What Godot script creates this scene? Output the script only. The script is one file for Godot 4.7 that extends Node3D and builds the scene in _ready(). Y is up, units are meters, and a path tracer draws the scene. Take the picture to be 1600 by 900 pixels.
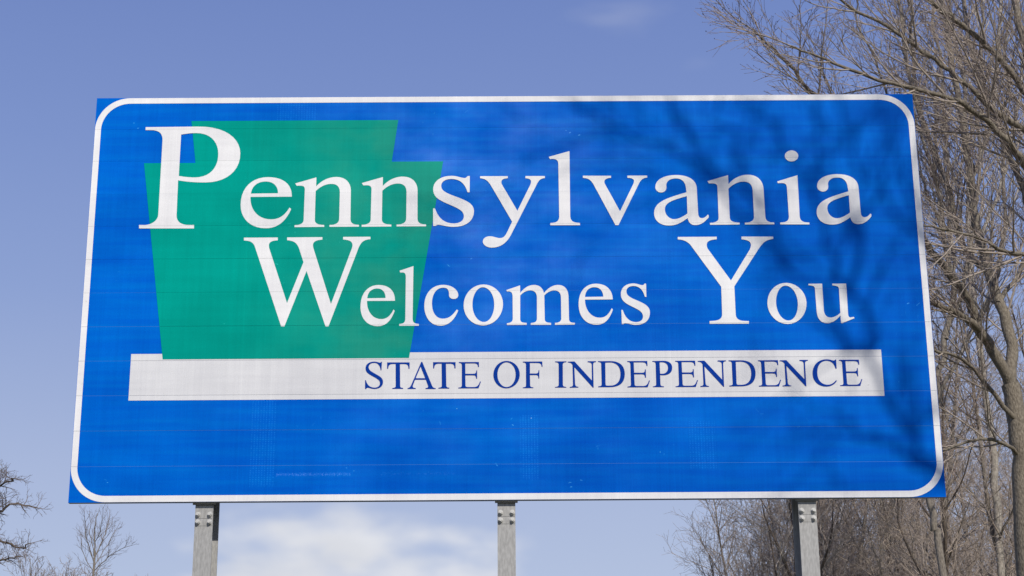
extends Node3D
# A roadside welcome sign on three steel posts, bare late-winter trees round it.

const SIGN_CENTRE := Vector3(0, 6.08, 0)
const WIDE := 7.315
const HIGH := 3.658
const ROWS := 12

var mats := {}
var taken := {}
var rng := RandomNumberGenerator.new()


class Tubes:
	var v := PackedVector3Array()
	var n := PackedVector3Array()
	var f := PackedInt32Array()

	func tube(p: PackedVector3Array, r: PackedFloat32Array, sides: int) -> void:
		var m := p.size()
		var t := (p[1] - p[0]).normalized()
		var a := t.cross(Vector3(0.31, 0.2, 0.93) if absf(t.y) > 0.7 else Vector3.UP).normalized()
		for i in m:
			t = (p[mini(i + 1, m - 1)] - p[maxi(i - 1, 0)]).normalized()
			a = (a - t * a.dot(t)).normalized()
			var b := t.cross(a)
			var base := v.size()
			for k in sides:
				var w := TAU * k / sides
				var d := a * cos(w) + b * sin(w)
				v.append(p[i] + d * r[i])
				n.append(d)
				if i < m - 1:
					var k2 := (k + 1) % sides
					f.append_array(PackedInt32Array([base + k, base + sides + k, base + k2, base + k2, base + sides + k, base + sides + k2]))

	func bud(at: Vector3, dir: Vector3, size: float) -> void:
		var a := dir.cross(Vector3(0.3, 0.8, 0.5)).normalized() * size * 0.42
		var b := dir.cross(a).normalized() * size * 0.42
		var c := at + dir * size * 0.5
		var base := v.size()
		for q in [at, c + a, c + b, c - a, c - b, at + dir * size * 1.25]:
			v.append(q)
			n.append((q - c).normalized())
		for k in 4:
			var k2 := (k + 1) % 4
			f.append_array(PackedInt32Array([base, base + 1 + k2, base + 1 + k, base + 5, base + 1 + k, base + 1 + k2]))

	func mesh() -> ArrayMesh:
		var s := []
		s.resize(Mesh.ARRAY_MAX)
		s[Mesh.ARRAY_VERTEX] = v
		s[Mesh.ARRAY_NORMAL] = n
		s[Mesh.ARRAY_INDEX] = f
		var m := ArrayMesh.new()
		m.add_surface_from_arrays(Mesh.PRIMITIVE_TRIANGLES, s)
		return m


func numbered(called: String) -> String:
	taken[called] = taken.get(called, -1) + 1
	return called if taken[called] == 0 else "%s_%03d" % [called, taken[called]]


func tag(o: Node3D, label: String, category: String, group := "") -> void:
	o.set_meta("label", label)
	o.set_meta("category", category)
	if group:
		o.set_meta("group", group)


func base(called: String, where := Vector3.ZERO) -> Node3D:
	var o := Node3D.new()
	o.name = numbered(called)
	o.position = where
	add_child(o)
	return o


func part(called: String, m: Mesh, mat: Material, parent: Node3D, where := Vector3.ZERO, kind := "") -> MeshInstance3D:
	var o := MeshInstance3D.new()
	var k := 0
	o.name = called
	while parent.has_node(NodePath(o.name)):
		k += 1
		o.name = "%s_%03d" % [called, k]
	o.mesh = m
	o.material_override = mat
	o.position = where
	if kind:
		o.set_meta("kind", kind)
	parent.add_child(o, true)
	return o


# ---------------------------------------------------------------- materials

func noise(seed_: int, freq: float, octaves := 4, kind := FastNoiseLite.TYPE_SIMPLEX_SMOOTH) -> FastNoiseLite:
	var n := FastNoiseLite.new()
	n.seed = seed_
	n.frequency = freq
	n.noise_type = kind
	n.fractal_octaves = octaves
	return n


func noise_texture(seed_: int, freq: float, dark: Color, light: Color, octaves := 4, size := 512) -> NoiseTexture2D:
	var t := NoiseTexture2D.new()
	t.width = size
	t.height = size
	t.seamless = true
	t.noise = noise(seed_, freq, octaves)
	var g := Gradient.new()
	g.set_color(0, dark)
	g.set_color(1, light)
	t.color_ramp = g
	return t


func rough_material(tex: Texture2D, scale_: Vector3, rough: float, relief: Texture2D = null, depth := 0.0) -> StandardMaterial3D:
	var m := StandardMaterial3D.new()
	m.albedo_texture = tex
	m.uv1_triplanar = true
	m.uv1_world_triplanar = true
	m.uv1_scale = scale_
	m.roughness = rough
	m.metallic_specular = 0.25
	if relief:
		m.heightmap_enabled = true
		m.heightmap_texture = relief
		m.heightmap_scale = depth
	return m


func flat_material(c: Color, rough: float, spec := 0.3) -> StandardMaterial3D:
	var m := StandardMaterial3D.new()
	m.albedo_color = c.linear_to_srgb()
	m.roughness = rough
	m.metallic_specular = spec
	return m


func srgb(r: float, g: float, b: float) -> Color:
	return Color(r, g, b).linear_to_srgb()


# Sheeting wear and a painted light gradient, drawn over the whole sign: streaks of old rain, faded patches, roll joints, scuffs. Kept as what is multiplied in.
func sheeting_textures() -> void:
	var w := 1536
	var h := 768
	var cloudy := noise(3, 0.006, 4)
	var streak := noise(8, 0.02, 3)
	var drip := noise(12, 0.02, 3)
	var fine := noise(21, 0.35, 2)
	var wide := noise(64, 0.0035, 3)
	var r := RandomNumberGenerator.new()
	r.seed = 77
	var row_tone := PackedFloat32Array()
	for i in ROWS:
		row_tone.append(r.randf_range(-0.035, 0.035))
	var col_line := PackedFloat32Array()
	for x in w:
		col_line.append(r.randf_range(-0.018, 0.018) + (0.05 if x % 256 == 37 else 0.0))
	var blue := PackedByteArray()
	var grey := PackedByteArray()
	blue.resize(w * h * 3)
	grey.resize(w * h * 3)
	var green := PackedByteArray()
	green.resize(w * h * 3)
	for y in h:
		var row := row_tone[mini(y * ROWS / h, ROWS - 1)]
		for x in w:
			var c := cloudy.get_noise_2d(x, y * 1.6)
			var s := streak.get_noise_2d(x * 0.16, y * 3.2)
			var d := drip.get_noise_2d(x * 2.6 + 900.0, y * 0.25)
			var g := fine.get_noise_2d(x, y)
			# the patch in the upper middle where the sun has faded the blue towards violet
			var fx := (x / float(w) - 0.47) / 0.17
			var fy := (y / float(h) - 0.27) / 0.42
			var fade := clampf(exp(-fx * fx - fy * fy) * (0.62 + c * 0.3) + (c - 0.05) * 0.5 * exp(-fx * fx * 0.3 - fy * fy * 0.4), 0.0, 1.0)
			# light painted into the colour: left end and top brighter than the foot
			var broad_light := 0.05 + 0.07 * exp(-pow((x / float(w)) / 0.16, 2.0)) - 0.08 * (y / float(h)) + wide.get_noise_2d(x, y * 1.2) * 0.10
			var t := 1.0 + broad_light + row + c * 0.06 + s * 0.025 + d * 0.03 + g * 0.05 + col_line[x]
			var at := (y * w + x) * 3
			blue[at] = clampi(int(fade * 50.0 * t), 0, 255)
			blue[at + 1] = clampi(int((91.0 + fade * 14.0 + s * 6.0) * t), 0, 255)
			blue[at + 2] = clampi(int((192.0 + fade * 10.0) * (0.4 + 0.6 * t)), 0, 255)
			var u := 0.94 + broad_light * 0.3 + (row * 0.4 + c * 0.03 + s * 0.018 + d * 0.018 + g * 0.025 + col_line[x] * 0.5)
			var dull := clampf(smoothstep(0.16, 0.36, x / float(w)) * (0.75 + c * 1.2), 0.0, 1.0)
			green[at] = clampi(int((dull * 31.0) * u * 1.06), 0, 255)
			green[at + 1] = clampi(int((147.0 - dull * 1.0) * u * (1.0 + broad_light * 0.5) * 1.03), 0, 255)
			green[at + 2] = clampi(int((134.0 - dull * 6.0) * u * (1.0 + broad_light * 0.5) * 1.03), 0, 255)
			grey[at] = clampi(int(252.0 * u), 0, 255)
			grey[at + 1] = clampi(int(252.0 * u), 0, 255)
			grey[at + 2] = clampi(int(252.0 * (u * 0.9 + 0.1)), 0, 255)
	# the faint ladders that the sheeting's cells show, in upright bands
	for band in [[0.205, 0.74, 0.965, 0.028], [0.22, 0.015, 0.075, 0.05], [0.515, 0.80, 0.955, 0.022], [0.71, 0.82, 0.93, 0.03]]:
		for y in range(int(band[1] * h), int(band[2] * h)):
			if y % 4 > 1:
				continue
			for k in int(band[3] * w):
				var x := int(band[0] * w) + k
				if x % 5 < 2 and r.randf() < 0.75:
					var at := (y * w + x) * 3
					blue[at] = clampi(blue[at] + 16, 0, 255)
					blue[at + 1] = clampi(blue[at + 1] + 20, 0, 255)
					blue[at + 2] = clampi(blue[at + 2] + 16, 0, 255)
	# scuffs: short pale scratches in little swarms, and one long rub low down
	for k in 60:
		var cx := r.randf() * w
		var cy := r.randf() * h
		var strong := 8.0 + 55.0 * pow(r.randf(), 3.0)
		var spread_ := r.randf_range(0.3, 3.5)
		for j in r.randi_range(1, 4):
			var x := cx + r.randfn() * 9.0 * spread_
			var y := cy + r.randfn() * 5.0 * spread_
			var dx := r.randf_range(-1, 1)
			var dy := r.randf_range(-1, 0.4)
			for q in r.randi_range(2, 8):
				x += dx
				y += dy
				if x < 1 or y < 1 or x > w - 2 or y > h - 2:
					continue
				var at := (int(y) * w + int(x)) * 3
				for ch in 3:
					green[at + ch] = clampi(green[at + ch] + int(strong * 0.6), 0, 255)
					blue[at + ch] = clampi(blue[at + ch] + int(strong * (1.0 if ch < 2 else 0.5)), 0, 255)
					grey[at + ch] = clampi(grey[at + ch] - int(strong * 0.35), 0, 255)
	for k in 900:
		var x := int(w * (0.235 + r.randf() * 0.085 + (0.12 if r.randf() < 0.12 else 0.0)))
		var y := int(h * 0.938 + r.randfn() * 1.6)
		var at := (y * w + x) * 3
		blue[at] = clampi(blue[at] + 22, 0, 255)
		blue[at + 1] = clampi(blue[at + 1] + 10, 0, 255)
		blue[at + 2] = clampi(blue[at + 2] + 8, 0, 255)
	mats.blue_tex = ImageTexture.create_from_image(Image.create_from_data(w, h, false, Image.FORMAT_RGB8, blue))
	mats.green_tex = ImageTexture.create_from_image(Image.create_from_data(w, h, false, Image.FORMAT_RGB8, green))
	mats.wear_light_tex = ImageTexture.create_from_image(Image.create_from_data(w, h, false, Image.FORMAT_RGB8, grey))


func sheeting(tex: Texture2D, tint: Color) -> StandardMaterial3D:
	var m := StandardMaterial3D.new()
	m.albedo_texture = tex
	m.albedo_color = tint
	m.roughness = 0.5
	m.metallic_specular = 0.08
	return m


func make_materials() -> void:
	sheeting_textures()
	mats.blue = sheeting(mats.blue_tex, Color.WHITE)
	mats.white = sheeting(mats.wear_light_tex, srgb(0.86, 0.865, 0.88))
	mats.banner_white = sheeting(mats.wear_light_tex, srgb(0.74, 0.75, 0.775))
	mats.green = sheeting(mats.green_tex, Color.WHITE)
	mats.ink = sheeting(mats.wear_light_tex, srgb(0.004, 0.045, 0.33))
	var spangle := noise_texture(5, 0.03, srgb(0.27, 0.27, 0.268), srgb(0.41, 0.412, 0.41), 5)
	mats.steel = rough_material(spangle, Vector3(2.6, 0.8, 2.6), 0.55)
	mats.steel.metallic = 0.15
	mats.sheeting_edge = flat_material(Color(0.07, 0.22, 0.55), 0.5)
	mats.bolt = flat_material(Color(0.5, 0.5, 0.49), 0.5)
	mats.bolt.metallic = 0.2
	mats.aluminium = flat_material(Color(0.35, 0.35, 0.36), 0.5)
	var cracks := noise_texture(31, 0.035, Color.BLACK, Color.WHITE, 5)
	mats.bark_brown = rough_material(noise_texture(9, 0.03, srgb(0.10, 0.085, 0.065), srgb(0.34, 0.30, 0.245), 5), Vector3(2.2, 0.8, 2.2), 0.9, cracks, 1.2)
	mats.bark_dark = rough_material(noise_texture(19, 0.03, srgb(0.07, 0.055, 0.045), srgb(0.20, 0.165, 0.135), 5), Vector3(2.2, 0.8, 2.2), 0.9, cracks, 1.0)
	mats.bark_grey = rough_material(noise_texture(10, 0.03, srgb(0.12, 0.105, 0.09), srgb(0.33, 0.295, 0.25), 5), Vector3(2.0, 0.8, 2.0), 0.9, cracks, 0.8)
	mats.bark_pale = rough_material(noise_texture(11, 0.025, srgb(0.18, 0.16, 0.135), srgb(0.52, 0.48, 0.42), 4), Vector3(1.4, 0.7, 1.4), 0.85, cracks, 0.5)
	mats.twig = flat_material(Color(0.37, 0.315, 0.27), 0.8)
	mats.twig_grey = flat_material(Color(0.43, 0.385, 0.34), 0.8)
	mats.twig_wood = flat_material(Color(0.40, 0.335, 0.28), 0.85)
	mats.twig_far = flat_material(Color(0.20, 0.165, 0.15), 0.85)
	mats.tip = flat_material(Color(0.20, 0.145, 0.13), 0.8)
	mats.tip_grey = flat_material(Color(0.29, 0.235, 0.205), 0.8)
	mats.tip_wood = flat_material(Color(0.37, 0.31, 0.27), 0.85)
	mats.bud = flat_material(Color(0.17, 0.085, 0.08), 0.7)
	mats.grass = rough_material(noise_texture(14, 0.02, srgb(0.07, 0.075, 0.03), srgb(0.23, 0.20, 0.10), 5), Vector3(0.35, 0.35, 0.35), 0.95)


# ---------------------------------------------------------------- sky

func make_sky() -> Sky:
	var w := 3072
	var h := 1536
	var im := Image.create(w, h, false, Image.FORMAT_RGBF)
	var steps := [[0.0, 0.50, 0.575, 0.745], [7.0, 0.46, 0.545, 0.735], [11.0, 0.395, 0.48, 0.705], [17.0, 0.265, 0.36, 0.645], [22.0, 0.205, 0.295, 0.595], [27.0, 0.165, 0.245, 0.54], [45.0, 0.095, 0.165, 0.43], [90.0, 0.055, 0.11, 0.33]]
	var tone := func(el: float) -> Color:
		for i in steps.size() - 1:
			if el <= steps[i + 1][0]:
				var t: float = (el - steps[i][0]) / (steps[i + 1][0] - steps[i][0])
				return Color(lerpf(steps[i][1], steps[i + 1][1], t), lerpf(steps[i][2], steps[i + 1][2], t), lerpf(steps[i][3], steps[i + 1][3], t))
		return Color(steps[-1][1], steps[-1][2], steps[-1][3])
	var puff := noise(41, 1.0, 6)
	var wisp := noise(42, 1.0, 5)
	# banks of cloud low over the horizon, all the way round: azimuth, width, height, thickness
	var banks := [[-5.1, 6.2, 7.1, 3.1]]
	var r := RandomNumberGenerator.new()
	r.seed = 6
	for k in 9:
		banks.append([22.0 + k * 36.0 + r.randf_range(-8, 8), r.randf_range(4, 9), r.randf_range(5, 8.5), r.randf_range(1.6, 2.8)])
	var wisps := [[4.8, 26.6, 3.2, 1.9], [7.5, 24.8, 1.6, 1.1]]
	for k in 14:
		wisps.append([25.0 + k * 23.0 + r.randf_range(-8, 8), r.randf_range(15, 33), r.randf_range(2, 6), r.randf_range(1, 2.5)])
	for y in h:
		var el := 90.0 - (y + 0.5) * 180.0 / h
		var c: Color = tone.call(maxf(el, 0.0))
		if el < 0.0:
			c = Color(0.2, 0.19, 0.14)
		im.fill_rect(Rect2i(0, y, w, 1), c)
		if el < 0.0 or el > 36.0:
			continue
		for x in w:
			var az := (x + 0.5) * 360.0 / w
			if az > 180.0:
				az -= 360.0
			var d := Vector3(sin(deg_to_rad(az)), sin(deg_to_rad(el)) * 2.8, -cos(deg_to_rad(az))) * 14.0
			var n := puff.get_noise_3dv(d)
			var cloud := 0.0
			if el < 14.0:
				var near := -1.0
				for b in banks:
					var dx: float = absf(wrapf(az - b[0], -180.0, 180.0)) / b[1]
					var dy: float = (el - b[2]) / b[3]
					if dy < 0.0:
						dy *= 0.5
					if dx < 2.5:
						near = maxf(near, 1.0 - pow(dx, 2.6) * 0.9 - dy * absf(dy) * 0.9)
				cloud = smoothstep(0.0, 1.0, near + n * 0.8)
			var high := -2.0
			for b in wisps:
				var dx: float = wrapf(az - b[0], -180.0, 180.0) / b[2]
				var dy: float = (el - b[1]) / b[3]
				high = maxf(high, 0.35 - dx * dx - dy * dy)
			var thin := wisp.get_noise_3d(d.x * 0.35, d.y * 0.8, d.z * 0.35)
			var veil := smoothstep(0.0, 0.8, thin + n * 0.3 + high) * 0.12 if high > -1.0 else 0.0
			if cloud + veil > 0.001:
				var shade := 0.93 + 0.1 * puff.get_noise_3d(d.x * 0.6 + 30.0, d.y * 0.6 - 0.4, d.z * 0.6)
				var lit := Color(0.80, 0.815, 0.865) * shade
				im.set_pixel(x, y, c.lerp(lit, clampf(cloud * 0.93 + veil, 0.0, 0.95)))
	var m := PanoramaSkyMaterial.new()
	m.panorama = ImageTexture.create_from_image(im)
	var s := Sky.new()
	s.sky_material = m
	return s


# ---------------------------------------------------------------- trees

func smooth(p: PackedVector3Array, r: PackedFloat32Array, cuts: int, wobble: float) -> Array:
	var q := PackedVector3Array()
	var s := PackedFloat32Array()
	var m := p.size()
	for i in m - 1:
		var a := p[maxi(i - 1, 0)]
		var d := p[mini(i + 2, m - 1)]
		for k in cuts:
			var t := k / float(cuts)
			var j := Vector3.ZERO if k == 0 and i == 0 else Vector3(rng.randfn(), rng.randfn() * 0.3, rng.randfn()) * wobble
			q.append(p[i].cubic_interpolate(p[i + 1], a, d, t) + j)
			s.append(lerpf(r[i], r[i + 1], t) * rng.randf_range(0.95, 1.06))
	q.append(p[m - 1])
	s.append(r[m - 1])
	return [q, s]


# Side branches all along one line, each with its own side branches until the last level.
func sprout(out: Array, p: PackedVector3Array, r: PackedFloat32Array, level: int, o: Dictionary, from := 0.15) -> void:
	var whole := 0.0
	for i in p.size() - 1:
		whole += p[i].distance_to(p[i + 1])
	var gap: float = o.gaps[level]
	var at := whole * from + gap * rng.randf()
	var turn := rng.randf() * TAU
	var i := 0
	var done := 0.0
	while at < whole:
		while i < p.size() - 2 and done + p[i].distance_to(p[i + 1]) < at:
			done += p[i].distance_to(p[i + 1])
			i += 1
		var t := clampf((at - done) / maxf(p[i].distance_to(p[i + 1]), 1e-4), 0.0, 1.0)
		var along := (p[i + 1] - p[i]).normalized()
		var u := at / whole
		turn += 2.4 + rng.randfn() * 0.5
		var side := along.cross(Vector3(0.2, 1, 0.1) if absf(along.y) < 0.9 else Vector3.RIGHT).normalized().rotated(along, turn)
		var tilt: float = o.angle * rng.randf_range(0.65, 1.25)
		var dir := (along * cos(tilt) + side * sin(tilt)).normalized()
		var reach: float = o.lengths[level] * rng.randf_range(0.45, 1.15) * (1.0 - o.taper * u)
		if level > 0:
			reach = minf(reach, whole * 0.75)
		var thick := minf(lerpf(r[i], r[i + 1], t) * 0.62, o.thick[level]) * rng.randf_range(0.8, 1.1)
		branch(out, p[i].lerp(p[i + 1], t), dir, reach, maxf(thick, o.thin), level, o)
		at += gap * rng.randf_range(0.55, 1.45)


func branch(out: Array, start: Vector3, dir: Vector3, reach: float, thick: float, level: int, o: Dictionary) -> void:
	var n := clampi(int(ceil(reach / o.step)), 2, 9)
	var p := PackedVector3Array([start])
	var r := PackedFloat32Array([thick])
	for k in n:
		dir = (dir + Vector3(rng.randfn(), rng.randfn() * 0.8, rng.randfn()) * o.wobble + Vector3.UP * o.rise * (1.0 - 0.5 * absf(dir.y))).normalized()
		p.append(p[k] + dir * reach / n)
		r.append(lerpf(thick, maxf(thick * 0.35, o.thin * 0.75), (k + 1.0) / n))
	out[2 if level + 1 == o.gaps.size() else 0].tube(p, r, 5 if thick > 0.02 else (4 if thick > 0.009 else 3))
	if level + 1 < o.gaps.size():
		sprout(out, p, r, level + 1, o, 0.12)
	elif o.get("buds", 0.0) > 0.0:
		for k in range(1, p.size()):
			if rng.randf() < o.buds:
				out[1].bud(p[k], Vector3(rng.randfn(), rng.randfn() + 0.6, rng.randfn()).normalized(), o.bud_size * rng.randf_range(0.7, 1.3))


func limb_tree(called: String, limbs: Array, bark: Material, twigs: Material, fine: Material, o: Dictionary, trunk_sprouts := false) -> Node3D:
	rng.seed = called.hash()
	var foot := Vector3(limbs[0][0], 0.0, limbs[0][2])
	var t := base(called, foot)
	var crown := Tubes.new()
	var buds := Tubes.new()
	var tips := Tubes.new()
	for n in limbs.size():
		var a: Array = limbs[n]
		var p := PackedVector3Array()
		var r := PackedFloat32Array()
		for k in a.size() / 4:
			p.append(Vector3(a[k * 4], a[k * 4 + 1], a[k * 4 + 2]) - foot)
			r.append(maxf(a[k * 4 + 3], 0.006))
		var s := smooth(p, r, 4, o.limb_wobble)
		var one := Tubes.new()
		one.tube(s[0], s[1], 10 if r[0] > 0.06 else 7)
		part("trunk" if n == 0 else "limb", one.mesh(), bark, t)
		if n > 0 or trunk_sprouts:
			sprout([crown, buds, tips], s[0], s[1], 0, o, 0.06)
			var q: PackedVector3Array = s[0]
			branch([crown, buds, tips], q[-1], (q[-1] - q[-3]).normalized(), o.lengths[0] * 0.4, r[-1], 0, o)
	part("crown", crown.mesh(), twigs, t, Vector3.ZERO, "stuff")
	part("twigs", tips.mesh(), fine, t, Vector3.ZERO, "stuff")
	if buds.v.size():
		part("buds", buds.mesh(), mats.bud, t, Vector3.ZERO, "stuff")
	return t


# A forest tree from its height: a wandering trunk and boughs that rise from it.
func wood_tree(called: String, tall: float, thick: float, bark: Material, twigs: Material, fine: Material, o: Dictionary, clear := 0.3, boughs := 14) -> Node3D:
	rng.seed = called.hash() + int(tall * 10.0)
	var t := base(called)
	var p := PackedVector3Array()
	var r := PackedFloat32Array()
	var at := Vector3(0, -0.3, 0)
	var lean := Vector3(rng.randfn() * 0.05, 1, rng.randfn() * 0.05)
	var n := 14
	for k in n + 1:
		p.append(at)
		r.append(lerpf(thick * (1.25 if k == 0 else 1.0), 0.012, pow(k / float(n), 0.85)))
		lean += Vector3(rng.randfn(), 0, rng.randfn()) * 0.055
		lean = lean.lerp(Vector3.UP, 0.1)
		at += lean.normalized() * tall / n
	var crown := Tubes.new()
	var trunk := Tubes.new()
	var tips := Tubes.new()
	var s := smooth(p, r, 2, thick * 0.1)
	trunk.tube(s[0], s[1], 8)
	part("trunk", trunk.mesh(), bark, t)
	var turn := rng.randf() * TAU
	for b in boughs:
		var u := lerpf(clear, 0.96, (b + rng.randf() * 0.7) / boughs)
		var k := int(u * n)
		var from := p[k].lerp(p[mini(k + 1, n)], u * n - k)
		turn += 2.4 + rng.randfn() * 0.4
		var tilt: float = o.bough_angle * rng.randf_range(0.75, 1.2)
		var dir := Vector3(cos(turn) * sin(tilt), cos(tilt), sin(turn) * sin(tilt))
		var reach: float = tall * o.spread * rng.randf_range(0.65, 1.15) * (1.15 - 0.8 * u)
		var m := 8
		var q := PackedVector3Array([from])
		var w := PackedFloat32Array([r[k] * rng.randf_range(0.4, 0.62)])
		for j in m:
			dir = (dir + Vector3(rng.randfn(), rng.randfn() * 0.6, rng.randfn()) * 0.12 + Vector3.UP * o.bough_rise).normalized()
			q.append(q[j] + dir * reach / m)
			w.append(lerpf(w[0], 0.009, (j + 1.0) / m))
		var one := Tubes.new()
		one.tube(q, w, 6)
		part("limb", one.mesh(), bark, t)
		sprout([crown, null, tips], q, w, 0, o, 0.12)
	sprout([crown, null, tips], p.slice(int(n * clear)), r.slice(int(n * clear)), 0, o, 0.05)
	part("crown", crown.mesh(), twigs, t, Vector3.ZERO, "stuff")
	part("twigs", tips.mesh(), fine, t, Vector3.ZERO, "stuff")
	return t


func again(called: String, of: Node3D, where: Vector3, turn: float, size: float) -> Node3D:
	var c: Node3D = of.duplicate()
	c.name = numbered(called)
	add_child(c)
	c.position = where
	c.rotation.y = turn
	c.scale = Vector3.ONE * size
	return c


# ---------------------------------------------------------------- the sign

func row_low(k: int) -> float:
	return -HIGH / 2 + HIGH * k / ROWS


# A flat sheet of the sign's sheeting, cut at every panel joint as the real one is.
func sheet(called: String, outline: PackedVector2Array, holes: Array, lift: float, mat: Material, parent: Node3D) -> void:
	var v := PackedVector3Array()
	var nn := PackedVector3Array()
	var uv := PackedVector2Array()
	var f := PackedInt32Array()
	var cuts := [-9.0, 9.0]
	for hole in holes:
		var lo := 1e9
		var hi := -1e9
		for q in hole:
			lo = minf(lo, q.x)
			hi = maxf(hi, q.x)
		cuts.append((lo + hi) / 2)
	cuts.sort()
	for k in ROWS:
		var cut := 0.0009 if k < 6 else 0.0005
		var y0 := row_low(k) + (cut if k > 0 else -1.0)
		var y1 := row_low(k + 1) - (cut if k < ROWS - 1 else -1.0)
		for c in cuts.size() - 1:
			var cell := PackedVector2Array([Vector2(cuts[c], y0), Vector2(cuts[c + 1], y0), Vector2(cuts[c + 1], y1), Vector2(cuts[c], y1)])
			var pieces: Array = Geometry2D.intersect_polygons(outline, cell)
			for hole in holes:
				var next := []
				for piece in pieces:
					next.append_array(Geometry2D.clip_polygons(piece, hole))
				pieces = next
			for piece in pieces:
				var tri := Geometry2D.triangulate_polygon(piece)
				if tri.is_empty():
					continue
				var first := v.size()
				for q in piece:
					v.append(Vector3(q.x, q.y, panel_out[k] + lift))
					nn.append(Vector3(0, 0, 1))
					uv.append(Vector2(q.x / WIDE + 0.5, 0.5 - q.y / HIGH))
				for t in range(0, tri.size(), 3):
					var a: Vector2 = piece[tri[t]]
					var b: Vector2 = piece[tri[t + 1]]
					var d: Vector2 = piece[tri[t + 2]]
					var turned: bool = (b - a).cross(d - a) > 0.0
					f.append_array(PackedInt32Array([first + tri[t], first + tri[t + (2 if turned else 1)], first + tri[t + (1 if turned else 2)]]))
	var s := []
	s.resize(Mesh.ARRAY_MAX)
	s[Mesh.ARRAY_VERTEX] = v
	s[Mesh.ARRAY_NORMAL] = nn
	s[Mesh.ARRAY_TEX_UV] = uv
	s[Mesh.ARRAY_INDEX] = f
	var m := ArrayMesh.new()
	m.add_surface_from_arrays(Mesh.PRIMITIVE_TRIANGLES, s)
	part(called, m, mat, parent)


var panel_out := PackedFloat32Array()


# The outlines of a letter, from its drawn path in thousandths of a metre.
func outlines(glyph: String, at: Vector2, size: Vector2) -> Array:
	var loops := []
	var loop := PackedVector2Array()
	var tok: PackedStringArray = GLYPHS[glyph].split(" ", false)
	var i := 0
	var pen := Vector2.ZERO
	var pt := func(j: int) -> Vector2:
		return at + Vector2(tok[j].to_float(), tok[j + 1].to_float()) * 0.001 * size
	while i < tok.size():
		match tok[i]:
			"M", "L":
				pen = pt.call(i + 1)
				loop.append(pen)
				i += 3
			"C":
				var a: Vector2 = pt.call(i + 1)
				var b: Vector2 = pt.call(i + 3)
				var c: Vector2 = pt.call(i + 5)
				for k in range(1, 11):
					loop.append(pen.bezier_interpolate(a, b, c, k / 10.0))
				pen = c
				i += 7
			_:
				if loop[0].distance_to(loop[-1]) < 0.0005:
					loop.remove_at(loop.size() - 1)
				loops.append(loop)
				loop = PackedVector2Array()
				i += 1
	return loops


func letter(glyph: String, at: Vector2, size: Vector2, mat: Material, parent: Node3D) -> void:
	var l := outlines(glyph, at, size)
	if glyph == "i":
		sheet("letter", l[0], [], 0.0042, mat, parent)
		sheet("letter_dot", l[1], [], 0.0042, mat, parent)
	else:
		sheet("letter", l[0], l.slice(1), 0.0042, mat, parent)


func rounded(half: Vector2, radius: float) -> PackedVector2Array:
	var p := PackedVector2Array()
	for c in 4:
		var s := Vector2([1, -1, -1, 1][c], [1, 1, -1, -1][c])
		for k in 17:
			var a := (c + k / 16.0) * PI / 2
			p.append(s * (half - Vector2.ONE * radius) + Vector2(cos(a), sin(a)) * radius)
	return p


# One extruded aluminium panel: a shallow tray section with eased front edges, its face covered in blue sheeting.
func panel_mesh(low: float, high: float, out_: float, bare: bool) -> ArrayMesh:
	var face := SurfaceTool.new()
	face.begin(Mesh.PRIMITIVE_TRIANGLES)
	var rest := SurfaceTool.new()
	rest.begin(Mesh.PRIMITIVE_TRIANGLES)
	var lip := SurfaceTool.new()
	lip.begin(Mesh.PRIMITIVE_TRIANGLES)
	var e := 0.001
	var prof := [Vector2(-0.05, low), Vector2(out_ - e, low), Vector2(out_ - e * 0.3, low + e * 0.3), Vector2(out_, low + e), Vector2(out_, high - e), Vector2(out_ - e * 0.3, high - e * 0.3), Vector2(out_ - e, high), Vector2(-0.05, high)]
	var x := WIDE / 2
	for i in prof.size():
		var a: Vector2 = prof[i]
		var b: Vector2 = prof[(i + 1) % prof.size()]
		var nrm := Vector3(0, -(b.x - a.x), b.y - a.y).normalized()
		var q := [Vector3(-x, a.y, a.x), Vector3(x, a.y, a.x), Vector3(x, b.y, b.x), Vector3(-x, b.y, b.x)]
		var st := rest if i == 0 or i > 5 else (face if i == 3 or not bare else lip)
		for k in [0, 2, 1, 0, 3, 2]:
			st.set_normal(nrm)
			st.set_uv(Vector2(q[k].x / WIDE + 0.5, 0.5 - q[k].y / HIGH))
			st.add_vertex(q[k])
	for s in [-1, 1]:
		for i in range(1, prof.size() - 1):
			for k in ([0, i, i + 1] if s < 0 else [0, i + 1, i]):
				rest.set_normal(Vector3(s, 0, 0))
				rest.set_uv(Vector2(0.0 if s < 0 else 1.0, 0.5 - prof[k].y / HIGH))
				rest.add_vertex(Vector3(s * x, prof[k].y, prof[k].x))
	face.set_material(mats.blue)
	lip.set_material(mats.sheeting_edge)
	rest.set_material(mats.aluminium)
	return rest.commit(lip.commit(face.commit()) if bare else face.commit())


func box(size: Vector3, at: Vector3, edge := 0.002) -> ArrayMesh:
	return prism(PackedVector2Array([Vector2(-size.x / 2 + edge, -size.z / 2), Vector2(size.x / 2 - edge, -size.z / 2), Vector2(size.x / 2, -size.z / 2 + edge), Vector2(size.x / 2, size.z / 2 - edge), Vector2(size.x / 2 - edge, size.z / 2), Vector2(-size.x / 2 + edge, size.z / 2), Vector2(-size.x / 2, size.z / 2 - edge), Vector2(-size.x / 2, -size.z / 2 + edge)]), at.y - size.y / 2, at.y + size.y / 2, Vector3(at.x, 0, at.z))


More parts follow.
